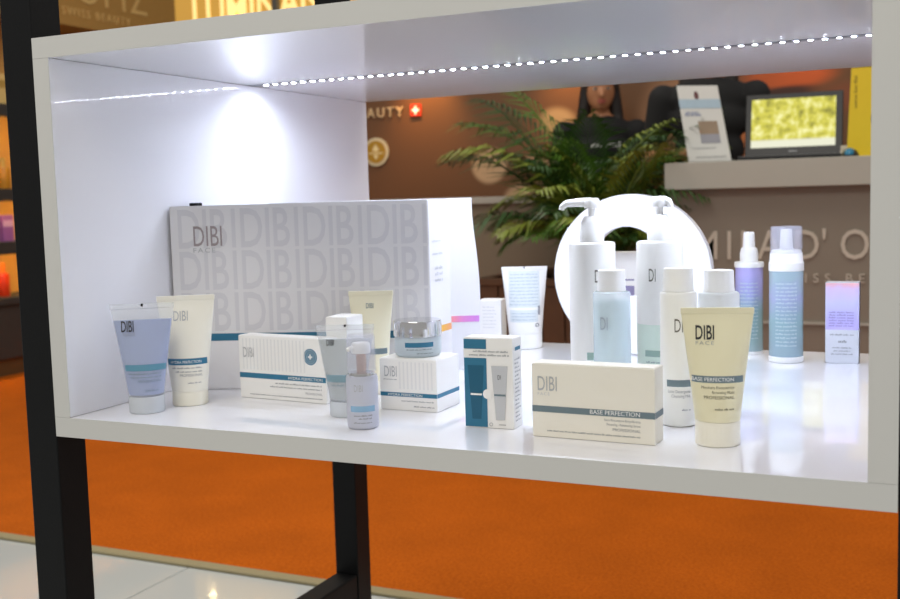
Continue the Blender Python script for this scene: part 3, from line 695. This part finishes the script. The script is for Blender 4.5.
# mouse and papers
ms = thing('computer_mouse', 'small black and blue computer mouse beside the laptop', 'mouse', (.865, 3.06, 1.1905))
bm = bmesh.new(); bmesh.ops.create_uvsphere(bm, u_segments=20, v_segments=12, radius=1, matrix=Matrix.Diagonal((.032, .05, .03, 1)))
for v in bm.verts: v.co.z = max(v.co.z, 0)
obj('shell', bm, DKP, ms, smooth=40)
bm = bmesh.new(); bmesh.ops.create_uvsphere(bm, u_segments=16, v_segments=10, radius=1, matrix=Matrix.Translation((0, -.012, .006)) @ Matrix.Diagonal((.022, .041, .0255, 1)))
for v in bm.verts: v.co.z = max(v.co.z, .004)
obj('blue_cover', bm, mat('blue_plastic', '1c6f92', .25, var=0), ms, smooth=40)
pp = thing('paper_stack', 'small stack of white papers behind the computer mouse', 'paper', (.815, 3.22, 1.1905))
for k in range(3): boxo('sheet_bundle', (.002*k, 0, .016*k), (.09-.003*k, .1, .016*k+.015), mat('paper', 'd2cdc2', .6), pp, bev=.001)

# rear counter
rc_ = thing('rear_counter', 'low taupe counter standing in front of the brown wall', 'counter', (-1.95, 3.75, 0))
boxo('front_panel', (0, .02, .10), (1.75, .5, 1.045), mat('khaki_panel', '7d715f', .55, var=.03, scale=6), rc_, bev=.002)
boxo('top_slab', (-.02, 0, 1.0452), (1.77, .52, 1.078), SLABM, rc_, bev=.002)
boxo('plinth', (.02, .05, .0085), (1.73, .47, .0998), MATS['dark_plinth'], rc_)

# ---------------------------------------------------------------- planter and palm
WOOD = mat('dark_brown_wood', '5a3d26', .55, var=.25, scale=14, bump=.2, bscale=60)
pl = thing('wooden_planter', 'tall dark brown wooden planter box holding the palm', 'planter', (-.26, 3.30, .0085))
PT = .70
nb = 7
for side in range(4):
    for k in range(nb):
        x0 = -.34 + .68*k/nb; x1 = x0 + .68/nb - .006
        o = boxo('board', (x0, -.34, .0), (x1, -.322, PT-.004*(k % 2)), WOOD, pl, bev=.002)
        # boards lean outwards towards the rim
        o.rotation_euler = (math.radians(-0), 0, side*math.pi/2)
boxo('rim', (-.35, -.35, PT), (.35, -.30, PT+.03), WOOD, pl, bev=.003)
boxo('rim', (-.35, .30, PT), (.35, .35, PT+.03), WOOD, pl, bev=.003)
boxo('rim', (-.35, -.2998, PT), (-.30, .2998, PT+.03), WOOD, pl, bev=.003)
boxo('rim', (.30, -.2998, PT), (.35, .2998, PT+.03), WOOD, pl, bev=.003)
boxo('soil', (-.318, -.318, .02), (.318, .318, PT-.03), mat('soil', '2a1f16', .9, bump=.6, bscale=60), pl)

LEAFM = [mat('palm_leaf', '4c7024', .4, var=.25, scale=12), mat('palm_leaf_dark', '2c4a1c', .4, var=.25, scale=12), mat('palm_leaf_olive', '75822c', .4, var=.25, scale=12)]
pa = thing('areca_palm', 'bushy green areca palm with arching fronds beside the counter', 'plant', (-.17, 3.26, .0085+PT-.03))
bm = bmesh.new()
rp = random.Random(3)
def frond(az, elev, length, droop, m, base):
    bm = bmesh.new(); path = []; d = Vector((math.cos(az)*math.cos(elev), math.sin(az)*math.cos(elev), math.sin(elev))); p_ = Vector(base); N = 16; el = elev
    for i in range(N+1):
        path.append(p_.copy()); el -= droop/N*(.4+1.2*i/N)
        d = Vector((math.cos(az)*math.cos(el), math.sin(az)*math.cos(el), math.sin(el))); p_ += d*length/N
    sweep(bm, path, [.006*(1-.85*i/N) for i in range(N+1)], 6)
    side = Vector((-math.sin(az), math.cos(az), 0))
    L = 23
    for j in range(L):
        f = .22 + .78*j/(L-1); x = f*N; i = min(N-1, int(x)); q = path[i].lerp(path[i+1], x-i); tg = (path[i+1]-path[i]).normalized()
        ll = length*.40*math.sin(math.pi*min(.96, .25+.72*(f-.22)/.78))**.7*(.85+.3*rp.random())
        for sg in (-1, 1):
            dr = (tg*(.62+.25*f) + side*sg*.78 + Vector((0, 0, .12))).normalized(); nrm = dr.cross(tg).normalized(); wv = dr.cross(nrm).normalized()*.0078
            mid = q + dr*ll*.5; tip = q + dr*ll + Vector((0, 0, -ll*(.22+.25*rp.random())))
            a = [bm.verts.new(q), bm.verts.new(mid+wv), bm.verts.new(tip), bm.verts.new(mid-wv)]
            c = bm.verts.new(mid - Vector((0, 0, .003)))
            bm.faces.new((a[0], a[1], c)); bm.faces.new((a[1], a[2], c)); bm.faces.new((a[2], a[3], c)); bm.faces.new((a[3], a[0], c))
    me = bpy.data.meshes.new('frond'); bm.to_mesh(me); bm.free(); link('frond', me, m, pa)
P_ = math.pi
specs = [(P_*1.0, 1.34, 1.02, 1.2), (P_*.97, 1.28, .92, 1.45), (P_*1.05, 1.2, .62, 1.8), (P_*1.02, 1.0, .48, 1.6), (P_*.93, 1.36, .95, 1.0), (P_*1.1, 1.3, .85, 1.5), (P_*1.0, 1.42, .95, .9),
         (0.0, 1.25, .82, .6), (-.12, 1.32, .72, .9), (.1, 1.15, .65, 1.0), (-.3, 1.1, .75, 1.4), (.3, 1.3, .72, 1.0), (-.2, 1.0, .62, 1.2)]
for k in range(22):
    specs.append((2*P_*k/22 + rp.uniform(-.15, .15), rp.uniform(1.2, 1.46), rp.uniform(.56, .70), rp.uniform(.6, 1.4)))
for k in range(12):
    specs.append((P_*(1.05+.9*k/11), rp.uniform(.8, 1.2), rp.uniform(.45, .65), rp.uniform(1.0, 1.8)))
for k, (az, el, ln_, dr) in enumerate(specs):
    frond(az, el, ln_, dr, LEAFM[k % 3], (rp.uniform(-.08, .08), rp.uniform(-.08, .08), .12*rp.random()))
for k in range(7):
    a = rp.uniform(0, 6.28); x, y = .08*math.cos(a), .08*math.sin(a)
    bm = bmesh.new(); sweep(bm, [(x, y, -.02), (x*1.2, y*1.2, .12), (x*1.5, y*1.5, .26)], [.012, .010, .006], 8); obj('stem', bm, mat('cane_stem', '56602a', .5, var=.2), pa, smooth=40)

# ---------------------------------------------------------------- sign on the brown wall
sg = thing('wall_sign', 'pale raised letters with a small red cross on the brown wall', 'sign', (-2.86, 4.797, B+.845))
SIGN = mat('cream_letter', 'd8b98c', .5, var=.02)
lo_ = letters('lettering', sg, 'SWISS BEAUTY', (0, -.006, 0), (RX, 0, 0), .058, .98, 1.35, SIGN, .006, .01)
lo_.location.x = 1.0 - max(v.co.x for v in lo_.data.vertices)
CRX = mat('red_cross_light', 'd4361a', .4, var=0, emit='ff4a20', estr=.25)
x0 = 1.085
rcx = boxo('red_badge', (x0-.036, -.012, -.006), (x0+.036, -.0002, .066), CRX, sg, bev=.002)
prn('white_cross', rcx, [rect(x0-.024, .024, x0+.024, .036), rect(x0-.006, .006, x0+.006, .054)], lambda u, v: (u, -.0126, v), mat('white_cross_light', 'fff0e0', .5, var=0, emit='ffd8b8', estr=.8))
em = thing('wall_emblem', 'round golden emblem with leaf motif fixed on the brown wall', 'emblem', (-2.062, 4.797, B+.632))
def discy(name, r0, r1, y0, y1, m, par, n=40):
    bm = bmesh.new(); lathe(bm, [(r0, y0), (r1, y0), (r1, y1), (r0, y1), (r0, y0)] if r0 > 0 else [(0, y0), (r1, y0), (r1, y1), (0, y1)], n, cap=False)
    bmesh.ops.rotate(bm, verts=bm.verts[:], cent=(0, 0, 0), matrix=Matrix.Rotation(RX, 3, 'X'))
    return obj(name, bm, m, par, smooth=40)
discy('disc', 0, .088, .0, .008, mat('cream_disc', 'cfc3a2', .5), em)
discy('gold_field', 0, .07, .0082, .011, mat('gold_field', 'b58a2e', .35, metal=.4), em)
prn('leaf_motif', em, [poly2([(0, .05), (.026, .012), (0, 0), (-.026, .012)]), rect(-.05, -.012, .05, -.004), poly2([(0, -.05), (.018, -.022), (0, -.016), (-.018, -.022)])], lambda u, v: (u, -.0115, v), mat('cream_motif', 'e0cf9c', .5, var=0))

# ---------------------------------------------------------------- left booth with lit shelves
bt = thing('lit_shelf_unit', 'dark shelving booth with warmly lit shelves at the far left', 'shelf unit', (-4.62, 3.3, 0))
DKG = mat('dark_grey_panel', '3b3a38', .6, var=.05)
boxo('plinth', (0, 0, .0085), (.30, 2.4, .12), mat('brown_plinth', '5b4327', .6), bt)
boxo('base_cabinet', (0, 0, .1202), (.32, 2.4, .47), DKG, bt, bev=.003)
boxo('back_panel', (-.03, 0, .1202), (-.001, 2.4, 3.1), mat('warm_back_panel', 'd9a35c', .6), bt)
for z in (.4702, .83, 1.17, 1.71):
    boxo('shelf', (0, .002, z), (.34, 2.398, z+.045), DKG, bt, bev=.002)
boxo('end_panel', (-.03, -.03, .0085), (.32, -.0005, 3.1), DKG, bt)
LGT = mat('warm_tube_light', 'fff0c8', .4, var=0, emit='ffcf78', estr=20)
for z in (.815, 1.155, 1.695):
    boxo('shelf_light', (.285, .1, z), (.315, 2.3, z+.012), LGT, bt); boxo('added_light_shield', (.32, .002, z-.02), (.34, 2.398, z+.0148), DKG, bt)  # front lips are added to block the tubes' streak in the floor tiles
fas = boxo('fascia', (.0, .0, 2.33), (.32, 2.4, 3.1), mat('gold_brown_fascia', 'ad8548', .5, var=.05), bt)
letters('lettering', fas, 'OPIZ', (.3215, 1.33, 2.50), (RX, 0, RX), .22, .95, 1.15, mat('pale_gold_letter', 'd9b573', .5), .004)
for wd_, y_ in (('SWISS', 1.20), ('BEAUTY', 1.52)): letters('sub_lettering', fas, wd_, (.3215, y_, 2.40), (RX, 0, RX), .055, 1.0, 1.35, MATS['pale_gold_letter'], .004)
# wares on its shelves
def wares(kind, name, labels, m, capm, y0, n, z, sp_, hh, rr, grp):
    for k in range(n):
        y = y0 + k*sp_
        o = thing(name, labels + (', nearest one', ', middle one', ', farthest one')[k], kind, (-4.40, y, z), 0, grp)
        if kind == 'box':
            boxo('body', (-rr, -rr, 0), (rr, rr, hh), m, o, bev=.002); boxo('band', (rr, -rr*.9, hh*.55), (rr+.001, rr*.9, hh*.8), capm, o)
        else:
            latheo('body', rounded(rr, 0, hh*.7, .004, .012), m, o, n=20); latheo('cap', [(0, hh*.7), (rr*.45, hh*.7), (rr*.45, hh), (0, hh)], capm, o, n=16)
wares('box', 'purple_box', 'purple box on lit shelf of left booth', mat('purple_card', '9a5fa8', .5), mat('mauve_card', 'c9a0cc', .5), 3.74, 3, .8752+.0002, .115, .17, .045, 'purple boxes in the booth')
wares('bottle', 'red_bottle', 'glossy red bottle on lowest lit shelf of left booth', mat('red_plastic', 'd03a18', .3), mat('orange_plastic', 'e2762e', .4), 3.74, 3, .5154, .10, .22, .04, 'red bottles in the booth')
wares('bottle', 'gold_bottle', 'golden bottle on upper lit shelf of left booth', mat('amber_plastic', 'c98a2c', .3), mat('gold_cap', 'e0bd6a', .3, metal=.5), 3.74, 3, 1.2152, .13, .2, .042, 'golden bottles in the booth')
wares('box', 'cream_box', 'cream carton on topmost lit shelf of left booth', mat('butter_card', 'e3c27c', .5), mat('gold_cap', 'e0bd6a'), 3.74, 3, 1.7552, .13, .2, .045, 'cream cartons in the booth')

# backlit gold sign further back
ls2 = thing('backlit_sign', 'glowing golden sign band with pale capital letters, far back at left', 'sign', (-5.45, 7.0, -.013))
boxo('light_box', (0, 0, 2.55), (2.2, .3, 3.35), mat('gold_light_box', 'b0802a', .5, emit='d2a048', estr=.6), ls2, bev=.004)
letters('lettering', ls2, 'LUMINAN', (.30, -.006, 2.72), (RX, 0, 0), .25, .88, 1.0, mat('gold_letter_light', 'f0d890', .5, emit='ffd98a', estr=.9), .005, .012)
for x in (1.215, 2.16): boxo('post', (x, -.06, .001), (x+.06, -.009, 3.35), mat('steel_post', '6a655c', .45), ls2, bev=.002)
boxo('lower_wall', (0, .02, .001), (2.2, .28, 2.5498), mat('gold_wall', '9a7440', .6), ls2)

bl_ = thing('sign_spotlight', 'small bright spot lamp on an arm before the golden sign', 'lamp', (-5.02, 6.72, 2.62))
latheo('housing', [(0, .03), (.035, .03), (.045, -.03), (.045, -.05), (.04, -.05), (.038, -.032), (0, -.032)], BLACK, bl_, n=24)
latheo('bulb', [(0, -.034), (.036, -.034), (.03, -.05), (0, -.055)], mat('lamp_bulb', 'fff4d8', .3, var=0, emit='ffdf9a', estr=40), bl_, n=20)
bm = bmesh.new(); sweep(bm, [(0, 0, .03), (0, .1, .07), (0, .279, .07)], .008, 8); obj('arm', bm, BLACK, bl_)

# ---------------------------------------------------------------- people
SKIN = mat('skin', 'a87452', .5, var=.03, sss=.15)
BLKC = mat('black_cloth', '141416', .85, var=.1, scale=80, bump=.2, bscale=400)
HAIR = mat('dark_hair', '1a1210', .5, var=.2, scale=60)
def ball(bm, c, r, s=(1, 1, 1)):
    bmesh.ops.create_uvsphere(bm, u_segments=20, v_segments=14, radius=r, matrix=Matrix.Translation(c) @ Matrix.Diagonal((*s, 1)))
def cone(bm, a, b_, ra, rb, sy=1):
    a, b_ = Vector(a), Vector(b_); N = 6
    for i in range(N+1): pass
    d = (b_-a); L = d.length; q = d.to_track_quat('Z', 'Y').to_matrix().to_4x4()
    bmesh.ops.create_cone(bm, cap_ends=True, segments=18, radius1=ra, radius2=rb, depth=L, matrix=Matrix.Translation((a+b_)/2) @ q)
    ball(bm, a, ra); ball(bm, b_, rb)
def remeshed(o, vox, it=6):
    md = o.modifiers.new('remesh', 'REMESH'); md.mode = 'VOXEL'; md.voxel_size = vox; md.use_smooth_shade = True
    sm = o.modifiers.new('smooth', 'SMOOTH'); sm.iterations = it; sm.factor = .5
def person(label, loc, rz, ht, arms, hairlen):
    k = ht/1.70
    t = thing('person', label, 'person', loc, rz); t.scale = (k, k, k)
    bm = bmesh.new()
    # head (front is -y), neck, trunk, limbs in one continuous surface
    ball(bm, (0, 0, 1.585), .098, (.80, 1.0, 1.14)); ball(bm, (0, -.035, 1.535), .062, (.86, .85, 1.0)); ball(bm, (0, -.055, 1.502), .03, (1, .8, .7))
    cone(bm, (0, -.098, 1.578), (0, -.113, 1.548), .009, .015); ball(bm, (.079, .01, 1.57), .028, (.35, .8, 1.15)); ball(bm, (-.079, .01, 1.57), .028, (.35, .8, 1.15))
    cone(bm, (0, .015, 1.52), (0, .02, 1.40), .048, .055)
    for z, rx, ry in ((1.36, .16, .075), (1.27, .155, .095), (1.15, .135, .088), (1.04, .135, .088), (.93, .165, .105), (.86, .165, .105)): ball(bm, (0, .01, z), 1, (rx, ry, .11))
    for sx in (-1, 1):
        sh_, elb, wr = arms[0 if sx < 0 else 1]
        cone(bm, sh_, elb, .047, .037); cone(bm, elb, wr, .037, .024)
        hd = (Vector(wr)-Vector(elb)).normalized(); sd = hd.cross(Vector((0, 1, 0)));  sd = sd.normalized() if sd.length > .1 else Vector((1, 0, 0))
        pc = Vector(wr)+hd*.045; ball(bm, pc, .036, (1, 1, 1)); cone(bm, Vector(wr), pc+hd*.02, .022, .03)
        for j, (o_, l_) in enumerate(((-.027, .062), (-.009, .074), (.009, .070), (.027, .055))):
            q0 = pc+hd*.03+sd*o_; q1 = q0+hd*l_*.5; q2 = q1+hd*l_*.42+Vector((0, -.012, -.006)); cone(bm, q0, q1, .0085, .008); cone(bm, q1, q2, .008, .007)
        q0 = pc-sd*.03; q1 = q0-sd*.022+hd*.03; cone(bm, q0, q1, .011, .009); cone(bm, q1, q1+hd*.025, .009, .008)
        cone(bm, (sx*.09, .01, .88), (sx*.095, 0, .48), .085, .055); cone(bm, (sx*.095, 0, .48), (sx*.095, .02, .09), .052, .034); cone(bm, (sx*.095, .03, .05), (sx*.105, -.12, .04), .036, .03)
    body = obj('body', bm, SKIN, t); remeshed(body, .008, 4)
    # black top with sleeves
    bm = bmesh.new()
    for z, rx, ry in ((1.365, .172, .085), (1.27, .17, .11), (1.15, .15, .102), (1.04, .152, .102), (.95, .175, .115)): ball(bm, (0, .01, z), 1, (rx, ry, .1))
    for sx in (-1, 1):
        sh_, elb, wr = arms[0 if sx < 0 else 1]; cone(bm, sh_, Vector(sh_).lerp(Vector(elb), .75), .063, .052)
    top = obj('black_top', bm, BLKC, t); remeshed(top, .012)
    bm = bmesh.new(); ball(bm, (0, .01, .90), 1, (.18, .118, .11))
    for sx in (-1, 1): cone(bm, (sx*.09, .01, .88), (sx*.095, 0, .48), .1, .075); cone(bm, (sx*.095, 0, .48), (sx*.095, .02, .1), .072, .06)
    o = obj('trousers', bm, BLKC, t); remeshed(o, .014)
    for sx in (-1, 1):
        bm = bmesh.new(); ball(bm, (sx*.10, -.045, .042), 1, (.05, .13, .042)); obj('shoe', bm, BLKC, t, smooth=60)
    # hair: cap plus long falls at both sides and behind
    bm = bmesh.new(); ball(bm, (0, .022, 1.61), .107, (.86, 1.0, 1.1)); cone(bm, (0, .07, 1.58), (0, .085, hairlen), .085, .06)
    for sx in (-1, 1): cone(bm, (sx*.072, .0, 1.60), (sx*.088, .01, 1.45), .03, .036); cone(bm, (sx*.088, .01, 1.45), (sx*.10, -.03, hairlen), .036, .022)
    o = obj('hair', bm, HAIR, t); remeshed(o, .01, 3)
    for sx in (-1, 1):
        bm = bmesh.new(); ball(bm, (sx*.031, -.086, 1.585), .0125, (1.15, .6, .5)); e1 = obj('eye', bm, mat('eye_white', 'b9aca0', .2, var=0), t, smooth=60)
        bm = bmesh.new(); ball(bm, (sx*.031, -.0945, 1.585), .006, (1, .5, 1)); obj('iris', bm, INK, e1, smooth=60)
        bm = bmesh.new(); sweep(bm, [(sx*.014, -.098, 1.607), (sx*.032, -.098, 1.613), (sx*.05, -.086, 1.606)], [.003, .0042, .0025], 6); obj('eyebrow', bm, HAIR, t)
    bm = bmesh.new(); ball(bm, (0, -.0915, 1.524), 1, (.026, .010, .0055)); ball(bm, (0, -.0905, 1.515), 1, (.021, .010, .006)); obj('lips', bm, mat('lip', 'a8584c', .4, var=0), t, smooth=60)
    return t, top
A1 = (((-.19, .01, 1.37), (-.235, .04, 1.10), (-.20, -.10, .87)), ((.19, .01, 1.37), (.235, .04, 1.10), (.20, -.10, .87)))
p1, top1 = person('woman with long dark hair in black top standing behind the palm', (-.505, 4.46, .0085), math.radians(22), 1.74, A1, 1.30)
prn('shirt_print', p1, [fine(-.06, 1.285, .10, .026, 3)], lambda u, v: (u, -.122, v), mat('pale_shirt_print', 'b9bcb8', .6, var=0))
A2 = (((-.19, .01, 1.37), (-.245, .03, 1.12), (-.10, -.17, 1.13)), ((.19, .01, 1.37), (.24, .06, 1.10), (.20, -.02, .90)))
p2, top2 = person('woman in black standing behind the leaflet stand at the counter', (.19, 3.86, .0085), math.radians(8), 1.86, A2, 1.22)
